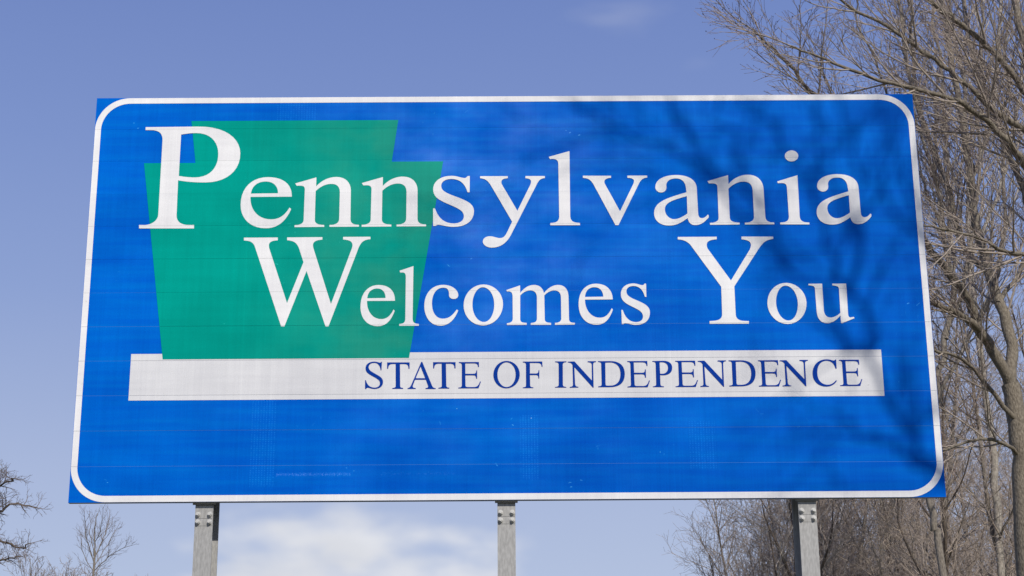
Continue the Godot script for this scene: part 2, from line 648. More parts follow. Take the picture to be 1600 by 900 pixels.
# An upright prism over an outline in (x, z).
func prism(o: PackedVector2Array, y0: float, y1: float, at := Vector3.ZERO) -> ArrayMesh:
	var st := SurfaceTool.new()
	st.begin(Mesh.PRIMITIVE_TRIANGLES)
	for i in o.size():
		var a := o[i]
		var b := o[(i + 1) % o.size()]
		var nrm := Vector3(b.y - a.y, 0, -(b.x - a.x)).normalized()
		var q := [Vector3(a.x, y0, a.y) + at, Vector3(b.x, y0, b.y) + at, Vector3(b.x, y1, b.y) + at, Vector3(a.x, y1, a.y) + at]
		for k in [0, 1, 2, 0, 2, 3]:
			st.set_normal(nrm)
			st.add_vertex(q[k])
	var tri := Geometry2D.triangulate_polygon(o)
	for s in [0, 1]:
		for k in tri:
			st.set_normal(Vector3(0, 1 if s else -1, 0))
			st.add_vertex(Vector3(o[k].x, y1 if s else y0, o[k].y) + at)
	return st.commit()


func i_section(wide: float, front: float, back: float, flange: float, web: float) -> PackedVector2Array:
	var h := wide / 2
	var w := web / 2
	var c := 0.012
	return PackedVector2Array([Vector2(-h, back), Vector2(h, back), Vector2(h, back + flange), Vector2(w + c, back + flange), Vector2(w, back + flange + c), Vector2(w, front - flange - c), Vector2(w + c, front - flange), Vector2(h, front - flange), Vector2(h, front), Vector2(-h, front), Vector2(-h, front - flange), Vector2(-w - c, front - flange), Vector2(-w, front - flange - c), Vector2(-w, back + flange + c), Vector2(-w - c, back + flange), Vector2(-h, back + flange)])


func hex_bolt() -> ArrayMesh:
	var st := SurfaceTool.new()
	for s in [[0.024, 0.004, 0.002, 16], [0.0205, 0.017, 0.0125, 6], [0.012, 0.014, 0.028, 10]]:
		var c := CylinderMesh.new()
		c.top_radius = s[0] * 0.93
		c.bottom_radius = s[0]
		c.height = s[1]
		c.radial_segments = s[3]
		c.rings = 0
		st.append_from(c, 0, Transform3D(Basis(Vector3.RIGHT, PI / 2), Vector3(0, 0, s[2])))
	return st.commit()


func build_sign() -> void:
	var t := base("welcome_sign", SIGN_CENTRE)
	tag(t, "large blue and green state welcome sign on three steel posts", "road sign")
	var r := RandomNumberGenerator.new()
	r.seed = 15
	for k in ROWS:
		panel_out.append(r.randf_range(-0.0012, 0.0012))
	for k in ROWS:
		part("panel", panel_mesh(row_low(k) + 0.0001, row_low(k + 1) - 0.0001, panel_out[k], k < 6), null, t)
	var edge := 0.003
	var frame := rounded(Vector2(WIDE / 2 - edge, HIGH / 2 - edge), 0.30)
	var inner := rounded(Vector2(WIDE / 2 - edge - 0.053, HIGH / 2 - edge - 0.053), 0.25)
	sheet("border", frame, [inner], 0.0021, mats.white, t)
	sheet("banner", PackedVector2Array([Vector2(-3.209, -0.958), Vector2(3.205, -0.958), Vector2(3.205, -0.55), Vector2(-3.209, -0.55)]), [], 0.0015, mats.banner_white, t)
	sheet("keystone", PackedVector2Array([Vector2(-2.938, -0.599), Vector2(-0.836, -0.599), Vector2(-0.553, 1.202), Vector2(-1.008, 1.202), Vector2(-0.955, 1.601), Vector2(-2.8, 1.601), Vector2(-2.745, 1.2), Vector2(-3.2, 1.2)]), [], 0.0028, mats.green, t)
	for l in LARGE_LETTERS:
		letter(l[0], Vector2(l[1], l[2]), Vector2(l[3], l[4]), mats.white, t)
	for l in SMALL_LETTERS:
		letter(l[0], Vector2(l[1], l[2]), Vector2(l[3], l[4]), mats.ink, t)
	var bolt := hex_bolt()
	var low := -HIGH / 2
	var foot := -SIGN_CENTRE.y - 0.4
	var joint := low - 0.128
	var sec := i_section(0.15, -0.058, -0.372, 0.012, 0.009)
	for x in [-2.533, -0.012, 2.503]:
		var p := Node3D.new()
		p.name = "post" if not t.has_node("post") else ("post_001" if not t.has_node("post_001") else "post_002")
		p.position = Vector3(x, 0, 0)
		t.add_child(p, true)
		part("steel_section", prism(sec, foot, HIGH / 2 - 0.1), mats.steel, p)
		part("fuse_plate", box(Vector3(0.142, 0.06, 0.003), Vector3(0, joint - 0.0315, -0.0565)), mats.steel, p)
		part("fuse_plate", box(Vector3(0.142, 0.06, 0.003), Vector3(0, joint + 0.0315, -0.0565)), mats.steel, p)
		part("clip_bar", box(Vector3(0.19, 0.014, 0.02), Vector3(0, low - 0.008, -0.046)), mats.aluminium, p)
		for bx in [-0.049, 0.049]:
			for by in [joint - 0.032, joint + 0.032]:
				var b := part("bolt", bolt, mats.bolt, p, Vector3(bx, by, -0.0550))
				b.rotation.z = r.randf() * 2.0


func build_ground() -> void:
	var st := SurfaceTool.new()
	st.begin(Mesh.PRIMITIVE_TRIANGLES)
	var n := noise(50, 0.03, 3)
	var ring := func(i: int) -> float:
		return signf(i) * (absf(i) * 2.0 + pow(absf(i) / 40.0, 5.0) * 1500.0)
	for j in range(-40, 41):
		for i in range(-40, 41):
			var p := Vector3(ring.call(i), 0, ring.call(j))
			p.y = n.get_noise_2d(p.x, p.z) * 0.25 * smoothstep(6.0, 20.0, p.length())
			st.set_uv(Vector2(p.x, p.z))
			st.add_vertex(p)
	for j in 80:
		for i in 80:
			var a := j * 81 + i
			for k in [a, a + 1, a + 81, a + 1, a + 82, a + 81]:
				st.add_index(k)
	st.generate_normals()
	var g := part("ground", st.commit(), mats.grass, self)
	g.set_meta("kind", "structure")
	g.set_meta("label", "rough winter grass round the sign and under the trees")


func _ready() -> void:
	# camera, sky, sun
	var cam := Camera3D.new()
	cam.name = "camera"
	cam.fov = 19.078
	cam.near = 0.1
	cam.far = 4000.0
	cam.position = SIGN_CENTRE + Vector3(-0.0304, -4.4358, 14.1477)
	cam.rotation = Vector3(0.305265, -0.005576, -0.007537)
	add_child(cam)
	var we := WorldEnvironment.new()
	we.name = "world"
	var e := Environment.new()
	e.background_mode = Environment.BG_SKY
	e.sky = make_sky()
	e.tonemap_mode = Environment.TONE_MAPPER_LINEAR
	e.tonemap_exposure = 1.0
	e.sdfgi_enabled = true
	e.ssao_enabled = true
	e.ssil_enabled = true
	we.environment = e
	add_child(we)
	var sun := DirectionalLight3D.new()
	sun.name = "sun"
	sun.light_energy = 1.2
	sun.light_color = Color(1.0, 0.97, 0.92)
	sun.light_angular_distance = 0.5
	sun.shadow_enabled = true
	var az := deg_to_rad(18.0)
	var el := deg_to_rad(35.2)
	sun.basis = Basis.looking_at(-Vector3(sin(az) * cos(el), sin(el), cos(az) * cos(el)))
	add_child(sun)

	make_materials()
	build_ground()
	build_sign()
	rng.seed = 2024

	# the trees one can tell apart
	var near := {"gaps": [0.19, 0.13, 0.085], "lengths": [2.6, 0.95, 0.38], "thick": [0.017, 0.0075, 0.0042], "thin": 0.0027, "angle": 0.52, "taper": 0.68, "step": 0.15, "wobble": 0.07, "rise": 0.03, "limb_wobble": 0.012, "buds": 0.3, "bud_size": 0.014}
	var a := limb_tree("forked_tree", LIMBS.forked_tree, mats.bark_brown, mats.twig, mats.tip, near)
	tag(a, "brown barked bare tree forking low beside the sign's right edge", "tree")
	var b := limb_tree("leaning_tree", LIMBS.leaning_tree, mats.bark_brown, mats.twig, mats.tip_grey, near)
	tag(b, "bare tree whose long boughs sweep left over the sign's upper right corner", "tree")
	var up := near.duplicate()
	up.merge({"gaps": [0.24, 0.15, 0.10], "lengths": [1.7, 0.75, 0.35], "rise": 0.08, "angle": 0.5, "limb_wobble": 0.03}, true)
	var u := limb_tree("upright_tree", LIMBS.upright_tree, mats.bark_grey, mats.twig_grey, mats.tip, up)
	tag(u, "slender grey tree of several upright stems just right of the sign's upper corner", "tree")
	var mid := near.duplicate()
	mid.merge({"gaps": [0.38, 0.22, 0.15], "lengths": [1.7, 0.8, 0.4], "rise": 0.09, "angle": 0.6, "buds": 0.0, "thin": 0.004}, true)
	var c := limb_tree("pale_tree", LIMBS.pale_tree, mats.bark_pale, mats.twig_grey, mats.tip_grey, mid)
	tag(c, "pale grey barked slim tree with upright stems behind the forked tree", "tree")
	var far := {"gaps": [0.17, 0.12, 0.095], "lengths": [1.0, 0.62, 0.34], "thick": [0.026, 0.013, 0.008], "thin": 0.0055, "angle": 0.8, "taper": 0.5, "step": 0.2, "wobble": 0.17, "rise": 0.05, "limb_wobble": 0.06}
	var d := limb_tree("left_edge_tree", LIMBS.left_edge_tree, mats.bark_dark, mats.twig_far, mats.twig_far, far)
	tag(d, "gnarled bare tree reaching in from the picture's left edge", "tree")
	var slim := far.duplicate()
	slim.merge({"gaps": [0.22, 0.17, 0.13], "lengths": [1.0, 0.6, 0.35], "rise": 0.10, "angle": 0.5, "wobble": 0.08, "limb_wobble": 0.02, "thin": 0.0042, "thick": [0.016, 0.009, 0.0065]}, true)
	var f := limb_tree("slim_left_tree", LIMBS.slim_left_tree, mats.bark_grey, mats.twig_far, mats.twig_far, slim)
	tag(f, "slim upright bare tree below the sign's lower left corner", "tree")

	# the wood behind the right end of the sign
	var wood := {"gaps": [0.26, 0.165, 0.115], "lengths": [1.6, 0.8, 0.40], "thick": [0.015, 0.0075, 0.005], "thin": 0.0036, "angle": 0.7, "taper": 0.4, "step": 0.2, "wobble": 0.13, "rise": 0.07, "bough_angle": 0.75, "bough_rise": 0.09, "spread": 0.3}
	var protos := [
		wood_tree("wood_tree", 12.5, 0.13, mats.bark_dark, mats.twig_wood, mats.tip_wood, wood, 0.22, 16),
		wood_tree("wood_tree", 11.0, 0.10, mats.bark_grey, mats.twig_wood, mats.tip_wood, wood, 0.18, 16),
		wood_tree("wood_tree", 13.5, 0.15, mats.bark_dark, mats.twig_grey, mats.tip_grey, wood, 0.28, 15),
		wood_tree("wood_tree", 8.5, 0.07, mats.bark_grey, mats.twig_wood, mats.tip_wood, wood, 0.1, 18),
	]
	var spots := WOOD_SPOTS
	for k in spots.size():
		var s: Array = spots[k]
		var o: Node3D = protos[s[2]]
		var where := Vector3(s[0], 0, s[1])
		if o.has_meta("label"):
			o = again("wood_tree", o, where, s[0] * 7.3 + s[1] * 3.1, s[3])
		else:
			o.position = where
			o.scale = Vector3.ONE * s[3]
		var band := 0 if s[4] < 1240 else (1 if s[4] < 1480 else (2 if s[4] < 1620 else 3))
		var look: String = ["tall dark-trunked", "slim grey-trunked", "stout dark-trunked", "low bushy grey-stemmed"][s[2]]
		var place: String = ["left of the right post", "between right post and sign corner", "right of the sign", "at the right edge"][band]
		var depth: String = "front" if s[1] > -24.0 else ("middle" if s[1] > -34.0 else "back")
		tag(o, "%s bare tree in the wood's %s, %s" % [look, depth, place], "tree", "bare trees in the %s of the wood %s" % [depth, place])
	# low trees far off on the left
	var left := far.duplicate()
	left.merge({"gaps": [0.36, 0.24, 0.17], "lengths": [1.5, 0.8, 0.45], "bough_angle": 0.6, "bough_rise": 0.12, "spread": 0.3, "thin": 0.007, "rise": 0.1, "angle": 0.6}, true)
	var lp := wood_tree("far_tree", 12.0, 0.12, mats.bark_grey, mats.twig_far, mats.tip_wood, left, 0.3, 16)
	for k in LEFT_SPOTS.size():
		var s: Array = LEFT_SPOTS[k]
		var o := lp
		if k > 0:
			o = again("far_tree", lp, Vector3(s[0], 0, s[1]), k * 2.1, s[2])
		else:
			o.position = Vector3(s[0], 0, s[1])
			o.scale = Vector3.ONE * s[2]
		tag(o, "distant bare tree whose top just shows at the lower left", "tree", "distant treetops at the lower left")
	# the tree in front, to the right of where one stands, that throws its branches' shade on the sign
	var shade := {"gaps": [0.45, 0.32, 0.25], "lengths": [1.9, 0.9, 0.5], "thick": [0.027, 0.014, 0.009], "thin": 0.005, "angle": 0.6, "taper": 0.3, "step": 0.25, "wobble": 0.12, "rise": 0.05, "limb_wobble": 0.04}
	var sh := limb_tree("roadside_tree", LIMBS.roadside_tree, mats.bark_brown, mats.twig, mats.tip, shade)
	tag(sh, "tall bare tree before the sign whose branches shade its right half", "tree")

const WOOD_SPOTS := [ # x, z, kind, size, and where along the picture its trunk shows
	[4.9, -20.5, 3, 0.85, 1180], [5.3, -24.0, 3, 0.95, 1180], [5.1, -28.0, 1, 0.85, 1130], [6.6, -22.0, 0, 1.00, 1276], [7.2, -23.0, 2, 0.95, 1306], [7.6, -21.0, 1, 1.00, 1366], [7.2, -14.5, 0, 0.80, 1457], [5.9, -24.0, 3, 1.00, 1202], [5.6, -26.0, 3, 0.95, 1162], [6.7, -29.0, 1, 0.95, 1204], [5.8, -20.0, 3, 0.90, 1242], [6.2, -19.0, 3, 0.95, 1288], [5.6, -17.2, 2, 0.93, 1265], [6.7, -15.9, 1, 1.02, 1383], [9.0, -15.9, 1, 1.02, 1586], [6.8, -19.9, 1, 0.88, 1322], [9.2, -18.0, 1, 0.82, 1551], [10.7, -19.0, 1, 0.87, 1648], [6.4, -21.4, 1, 1.04, 1269], [8.3, -21.7, 2, 0.93, 1406], [9.7, -21.1, 0, 0.81, 1522], [11.7, -21.9, 2, 1.00, 1654], [13.7, -23.3, 1, 0.98, 1764], [6.6, -25.2, 3, 0.89, 1237], [9.5, -26.2, 0, 1.00, 1418], [10.6, -23.9, 0, 0.89, 1532], [11.8, -26.4, 3, 0.82, 1565], [14.0, -24.5, 1, 0.81, 1754], [8.1, -27.2, 2, 1.04, 1312], [9.8, -29.3, 3, 0.85, 1392], [10.8, -28.4, 1, 0.89, 1467], [12.0, -29.0, 1, 1.08, 1531], [14.5, -28.9, 1, 0.83, 1688], [8.1, -32.5, 0, 0.83, 1253], [10.2, -32.3, 1, 0.93, 1376], [11.2, -33.4, 2, 0.92, 1419], [13.2, -32.9, 1, 0.81, 1538], [14.5, -32.9, 1, 0.92, 1612], [16.1, -30.8, 1, 0.96, 1745], [8.2, -34.8, 3, 1.04, 1237], [9.8, -36.3, 2, 0.86, 1309], [13.2, -34.7, 1, 0.88, 1511], [15.0, -36.6, 2, 0.95, 1579], [16.5, -36.7, 2, 1.07, 1656], [9.2, -40.2, 1, 0.99, 1242], [10.0, -40.6, 3, 0.93, 1278], [12.0, -40.1, 1, 1.06, 1381], [14.0, -42.2, 2, 1.05, 1454], [15.8, -41.9, 3, 0.97, 1543], [17.4, -40.1, 3, 0.92, 1646], [19.0, -42.2, 3, 1.04, 1690], [9.2, -47.4, 3, 1.05, 1190], [11.2, -48.3, 3, 0.93, 1269], [13.6, -47.3, 2, 1.04, 1382], [14.0, -45.8, 1, 0.94, 1414], [16.8, -46.2, 0, 0.98, 1534], [18.8, -45.7, 2, 0.92, 1629], [20.1, -45.9, 1, 1.00, 1684], [22.8, -47.7, 0, 1.00, 1775]]
const LEFT_SPOTS := [ [-19.3, -60.0, 1.10], [-21.4, -62.0, 1.09], [-17.6, -63.0, 1.07], [-23.0, -64.0, 1.12], [-16.8, -58.0, 0.97], [-20.3, -66.0, 1.14], [-18.6, -70.0, 1.16], [-22.2, -70.0, 1.19] ]
const LIMBS := {
	"forked_tree": [
		[6.75, -0.30, -8.00, 0.185, 6.73, 4.69, -8.00, 0.148, 6.77, 5.69, -8.00, 0.137, 6.77, 6.46, -8.00, 0.128, 6.72, 7.24, -8.00, 0.119],
		[6.72, 7.24, -8.00, 0.081, 6.47, 7.68, -7.81, 0.072, 6.27, 7.89, -7.62, 0.065, 6.09, 8.23, -7.42, 0.059, 5.87, 8.50, -7.23, 0.054, 5.62, 8.72, -7.04, 0.048, 5.41, 8.91, -6.85, 0.043, 5.07, 9.39, -6.65, 0.038, 4.65, 9.98, -6.46, 0.034, 4.23, 10.44, -6.27, 0.029, 3.92, 10.67, -6.08, 0.025, 3.64, 10.94, -5.88, 0.020, 3.36, 11.12, -5.69, 0.016, 3.16, 11.22, -5.50, 0.012],
		[6.72, 7.24, -8.00, 0.085, 6.83, 7.81, -8.12, 0.078, 6.76, 8.43, -8.25, 0.072, 6.67, 9.07, -8.38, 0.067, 6.62, 9.68, -8.50, 0.062, 6.66, 10.21, -8.62, 0.057, 6.66, 10.75, -8.75, 0.052, 6.68, 11.30, -8.88, 0.048, 6.65, 12.06, -9.00, 0.043, 6.64, 12.85, -9.12, 0.039, 6.62, 13.55, -9.25, 0.034, 6.62, 14.37, -9.38, 0.030, 6.68, 15.33, -9.50, 0.025],
		[6.21, 7.83, -7.40, 0.054, 5.90, 7.96, -7.16, 0.044, 5.60, 8.01, -6.92, 0.036, 5.30, 8.02, -6.68, 0.029, 4.89, 8.19, -6.44, 0.022, 4.49, 8.28, -6.20, 0.016],
		[6.74, 8.97, -8.50, 0.049, 6.51, 9.32, -8.69, 0.044, 6.43, 9.91, -8.88, 0.040, 6.42, 10.47, -9.06, 0.036, 6.28, 11.20, -9.25, 0.033, 6.15, 11.95, -9.44, 0.030, 6.11, 12.72, -9.62, 0.026, 6.12, 13.62, -9.81, 0.023, 6.16, 14.60, -10.00, 0.020],
		[6.77, 6.67, -8.00, 0.038, 6.29, 7.15, -7.62, 0.029, 5.88, 7.40, -7.25, 0.023, 5.42, 7.42, -6.88, 0.017, 4.90, 7.53, -6.50, 0.012],
		[6.79, 6.27, -8.00, 0.029, 6.38, 6.38, -7.62, 0.023, 5.95, 6.32, -7.25, 0.018, 5.43, 6.09, -6.88, 0.014, 5.01, 5.94, -6.50, 0.010],
		[6.73, 8.43, -8.20, 0.039, 7.17, 8.97, -8.63, 0.033, 7.59, 9.68, -9.07, 0.028, 7.94, 10.53, -9.50, 0.024],
	],
	"leaning_tree": [
		[6.59, -0.30, -6.00, 0.159, 6.57, 4.41, -6.00, 0.127, 6.68, 5.94, -6.00, 0.118, 6.77, 7.38, -6.00, 0.111, 6.85, 8.54, -6.00, 0.104],
		[6.85, 8.54, -6.00, 0.060, 6.65, 9.23, -5.82, 0.052, 6.44, 9.48, -5.64, 0.046, 6.18, 9.71, -5.46, 0.041, 5.91, 9.90, -5.28, 0.036, 5.56, 10.05, -5.10, 0.032, 5.21, 10.10, -4.92, 0.027, 4.65, 10.15, -4.74, 0.023, 4.14, 10.24, -4.56, 0.019, 3.73, 10.34, -4.38, 0.015, 3.37, 10.39, -4.20, 0.011],
		[6.95, 8.96, -6.00, 0.052, 6.76, 9.67, -5.85, 0.045, 6.50, 9.92, -5.70, 0.040, 6.11, 10.14, -5.55, 0.035, 5.68, 10.50, -5.40, 0.030, 5.20, 10.81, -5.25, 0.026, 4.74, 11.07, -5.10, 0.022, 4.25, 11.29, -4.95, 0.018, 3.80, 11.48, -4.80, 0.014],
		[6.96, 9.22, -6.00, 0.052, 6.81, 10.15, -5.83, 0.046, 6.55, 10.47, -5.67, 0.041, 6.16, 10.92, -5.50, 0.036, 5.82, 11.14, -5.33, 0.032, 5.47, 11.32, -5.17, 0.028, 5.11, 11.56, -5.00, 0.024],
		[6.96, 8.47, -6.30, 0.048, 6.79, 8.88, -6.49, 0.044, 6.74, 9.47, -6.67, 0.041, 6.60, 10.29, -6.86, 0.038, 6.49, 10.99, -7.04, 0.035, 6.42, 11.74, -7.23, 0.032, 6.42, 12.41, -7.41, 0.030, 6.46, 13.21, -7.60, 0.027],
		[6.96, 9.13, -6.00, 0.060, 6.86, 10.66, -6.10, 0.054, 6.78, 11.53, -6.20, 0.048, 6.76, 12.13, -6.30, 0.043, 6.74, 12.95, -6.40, 0.039],
		[6.85, 8.20, -6.00, 0.036, 6.43, 8.28, -5.72, 0.029, 6.03, 8.25, -5.44, 0.024, 5.66, 8.33, -5.16, 0.019, 5.21, 8.32, -4.88, 0.015, 4.84, 8.29, -4.60, 0.011],
	],
	"pale_tree": [
		[8.43, -0.30, -15.00, 0.081, 8.41, 5.66, -15.00, 0.065, 8.44, 7.64, -15.00, 0.061, 8.38, 9.71, -15.00, 0.058, 8.36, 11.38, -15.00, 0.055, 8.46, 12.71, -15.00, 0.052],
		[8.46, 12.71, -15.00, 0.052, 8.74, 13.33, -15.08, 0.047, 9.00, 13.93, -15.17, 0.043, 9.17, 14.61, -15.25, 0.040, 9.30, 15.30, -15.33, 0.037, 9.46, 16.27, -15.42, 0.034, 9.64, 17.40, -15.50, 0.031],
		[8.46, 12.71, -15.00, 0.052, 8.42, 13.28, -14.80, 0.046, 8.39, 13.82, -14.60, 0.041, 8.33, 14.87, -14.40, 0.037, 8.10, 15.80, -14.20, 0.033, 7.98, 16.74, -14.00, 0.029],
		[8.37, 11.32, -15.00, 0.040, 7.92, 12.13, -14.70, 0.034, 7.62, 13.00, -14.40, 0.029, 7.37, 13.61, -14.10, 0.025, 7.22, 14.35, -13.80, 0.021, 7.12, 15.08, -13.50, 0.017],
		[8.36, 11.38, -15.00, 0.040, 8.69, 11.94, -15.20, 0.036, 9.11, 12.75, -15.40, 0.033, 9.49, 13.72, -15.60, 0.030, 9.80, 14.85, -15.80, 0.027, 10.08, 16.15, -16.00, 0.025],
	],
	"upright_tree": [
		[6.37, -0.30, -11.00, 0.070, 6.35, 5.11, -11.00, 0.056, 6.29, 5.87, -11.00, 0.053, 6.26, 6.44, -11.00, 0.051, 6.39, 7.31, -11.00, 0.050, 6.64, 8.41, -11.00, 0.048, 6.92, 9.53, -11.00, 0.047],
		[6.92, 9.53, -11.00, 0.039, 6.77, 10.72, -10.83, 0.035, 6.61, 11.94, -10.67, 0.032, 6.47, 12.74, -10.50, 0.029, 6.41, 13.43, -10.33, 0.026, 6.35, 14.24, -10.17, 0.023, 6.33, 14.94, -10.00, 0.020],
		[6.92, 9.53, -11.00, 0.039, 7.01, 10.54, -11.20, 0.035, 7.11, 11.69, -11.40, 0.031, 7.19, 13.00, -11.60, 0.028, 7.22, 14.14, -11.80, 0.025, 7.24, 15.31, -12.00, 0.022],
		[6.72, 8.71, -11.00, 0.039, 7.23, 10.08, -11.10, 0.035, 7.50, 11.18, -11.20, 0.032, 7.62, 12.31, -11.30, 0.029, 7.81, 13.59, -11.40, 0.027, 8.00, 14.92, -11.50, 0.024, 8.13, 15.81, -11.60, 0.022],
		[6.48, 7.71, -11.00, 0.036, 7.38, 9.17, -11.20, 0.032, 7.93, 10.60, -11.40, 0.029, 8.06, 11.99, -11.60, 0.027, 8.33, 13.43, -11.80, 0.024, 8.64, 14.94, -12.00, 0.022],
		[6.80, 10.24, -10.80, 0.025, 6.44, 11.14, -10.54, 0.021, 6.10, 12.00, -10.28, 0.019, 5.75, 12.74, -10.02, 0.016, 5.50, 13.38, -9.76, 0.014, 5.33, 13.90, -9.50, 0.012],
	],
	"left_edge_tree": [
		[-18.98, -0.30, -45.00, 0.412, -19.30, 9.95, -45.00, 0.247, -19.29, 11.05, -45.00, 0.220, -19.16, 12.05, -45.00, 0.200],
		[-19.16, 12.05, -45.00, 0.075, -18.16, 11.62, -44.75, 0.055, -17.29, 11.22, -44.50, 0.041, -16.54, 10.87, -44.25, 0.028, -16.11, 10.98, -44.00, 0.016],
		[-19.16, 12.05, -45.00, 0.075, -18.46, 12.19, -45.20, 0.059, -17.85, 12.22, -45.40, 0.047, -17.37, 12.59, -45.60, 0.037, -16.87, 12.63, -45.80, 0.027, -16.53, 12.55, -46.00, 0.017],
		[-19.16, 12.05, -45.00, 0.075, -18.42, 12.42, -44.62, 0.055, -17.68, 12.79, -44.25, 0.041, -17.05, 13.10, -43.88, 0.028, -16.62, 13.09, -43.50, 0.016],
		[-19.16, 12.05, -45.00, 0.067, -18.84, 12.86, -45.17, 0.046, -18.38, 13.46, -45.33, 0.031, -17.99, 13.65, -45.50, 0.017],
		[-19.24, 11.05, -45.00, 0.066, -18.32, 10.89, -44.75, 0.050, -17.55, 10.48, -44.50, 0.037, -16.84, 10.52, -44.25, 0.026, -16.44, 10.53, -44.00, 0.016],
	],
	"slim_left_tree": [
		[-16.51, -0.30, -55.00, 0.072, -16.53, 11.42, -55.00, 0.043, -16.56, 12.19, -55.00, 0.033, -16.58, 12.96, -55.00, 0.025, -16.58, 13.69, -55.00, 0.018, -16.55, 13.95, -55.00, 0.012],
		[-16.54, 11.93, -55.00, 0.023, -16.77, 12.67, -54.77, 0.018, -16.86, 13.27, -54.53, 0.013, -16.88, 13.67, -54.30, 0.010],
		[-16.56, 12.13, -55.00, 0.023, -16.33, 12.87, -55.27, 0.018, -16.22, 13.44, -55.53, 0.014, -16.23, 13.93, -55.80, 0.010],
		[-16.52, 11.62, -55.00, 0.021, -15.89, 12.13, -54.67, 0.016, -15.37, 12.38, -54.33, 0.012, -14.92, 12.46, -54.00, 0.009],
		[-16.58, 12.44, -55.00, 0.017, -16.90, 13.18, -55.50, 0.013, -17.03, 13.87, -56.00, 0.009],
		[-16.57, 12.70, -55.00, 0.017, -16.30, 13.22, -54.70, 0.012, -16.19, 13.74, -54.40, 0.009],
		[-16.52, 11.54, -55.00, 0.017, -16.95, 12.21, -54.80, 0.012, -17.02, 12.77, -54.60, 0.009],
		[-16.53, 11.80, -55.00, 0.019, -16.17, 12.78, -55.50, 0.013, -16.00, 13.38, -56.00, 0.009],
	],
	"roadside_tree": [
		[9.92, -0.30, 17.30, 0.300, 9.72, 7.75, 17.10, 0.220, 7.85, 11.47, 11.66, 0.170, 7.85, 11.98, 11.66, 0.141, 7.82, 12.50, 11.66, 0.119, 7.78, 12.93, 11.66, 0.100],
		[7.78, 12.93, 11.66, 0.031, 7.07, 12.94, 11.27, 0.024, 6.75, 12.77, 10.88, 0.019, 6.35, 12.65, 10.49, 0.014, 6.01, 12.47, 10.10, 0.010],
		[7.78, 12.93, 11.66, 0.041, 7.29, 13.29, 11.73, 0.036, 7.06, 13.86, 11.81, 0.033, 7.03, 14.39, 11.89, 0.030, 6.90, 14.89, 11.97, 0.027, 6.75, 15.31, 12.05, 0.024, 6.66, 15.91, 12.12, 0.022, 6.52, 16.28, 12.20, 0.019, 6.39, 16.64, 12.28, 0.017, 6.20, 17.03, 12.36, 0.014, 6.07, 17.50, 12.43, 0.012],
		[7.03, 14.39, 11.89, 0.030, 6.80, 14.28, 11.75, 0.026, 6.48, 14.69, 11.60, 0.023, 6.18, 14.81, 11.46, 0.020, 5.92, 15.19, 11.31, 0.017, 5.68, 15.63, 11.17, 0.015, 5.53, 15.94, 11.02, 0.012, 5.39, 16.35, 10.88, 0.010],
		[6.17, 14.79, 11.42, 0.024, 5.71, 15.10, 11.19, 0.019, 5.32, 15.35, 10.96, 0.016, 5.05, 15.61, 10.72, 0.013, 4.89, 15.93, 10.49, 0.010],
		[6.90, 14.89, 11.97, 0.034, 7.06, 15.53, 12.18, 0.027, 7.30, 16.22, 12.40, 0.021, 7.55, 16.93, 12.61, 0.016, 7.75, 17.65, 12.82, 0.012],
		[6.66, 15.91, 12.12, 0.025, 6.61, 16.21, 11.97, 0.019, 6.62, 16.53, 11.81, 0.015, 6.69, 16.98, 11.66, 0.011],
		[5.86, 15.04, 11.11, 0.022, 5.44, 15.15, 10.86, 0.018, 4.65, 15.37, 10.61, 0.014, 4.00, 15.46, 10.36, 0.011, 3.52, 15.59, 10.10, 0.008],
		[7.78, 12.93, 11.66, 0.060, 7.83, 13.88, 11.97, 0.048, 7.84, 14.90, 12.28, 0.039, 7.78, 15.83, 12.59, 0.031, 7.88, 16.84, 12.90, 0.024, 8.10, 17.87, 13.21, 0.017],
		[7.73, 15.71, 12.43, 0.025, 7.46, 15.95, 12.43, 0.020, 7.17, 16.56, 12.43, 0.017, 7.03, 17.11, 12.43, 0.013, 7.00, 17.56, 12.43, 0.010],
	],
}
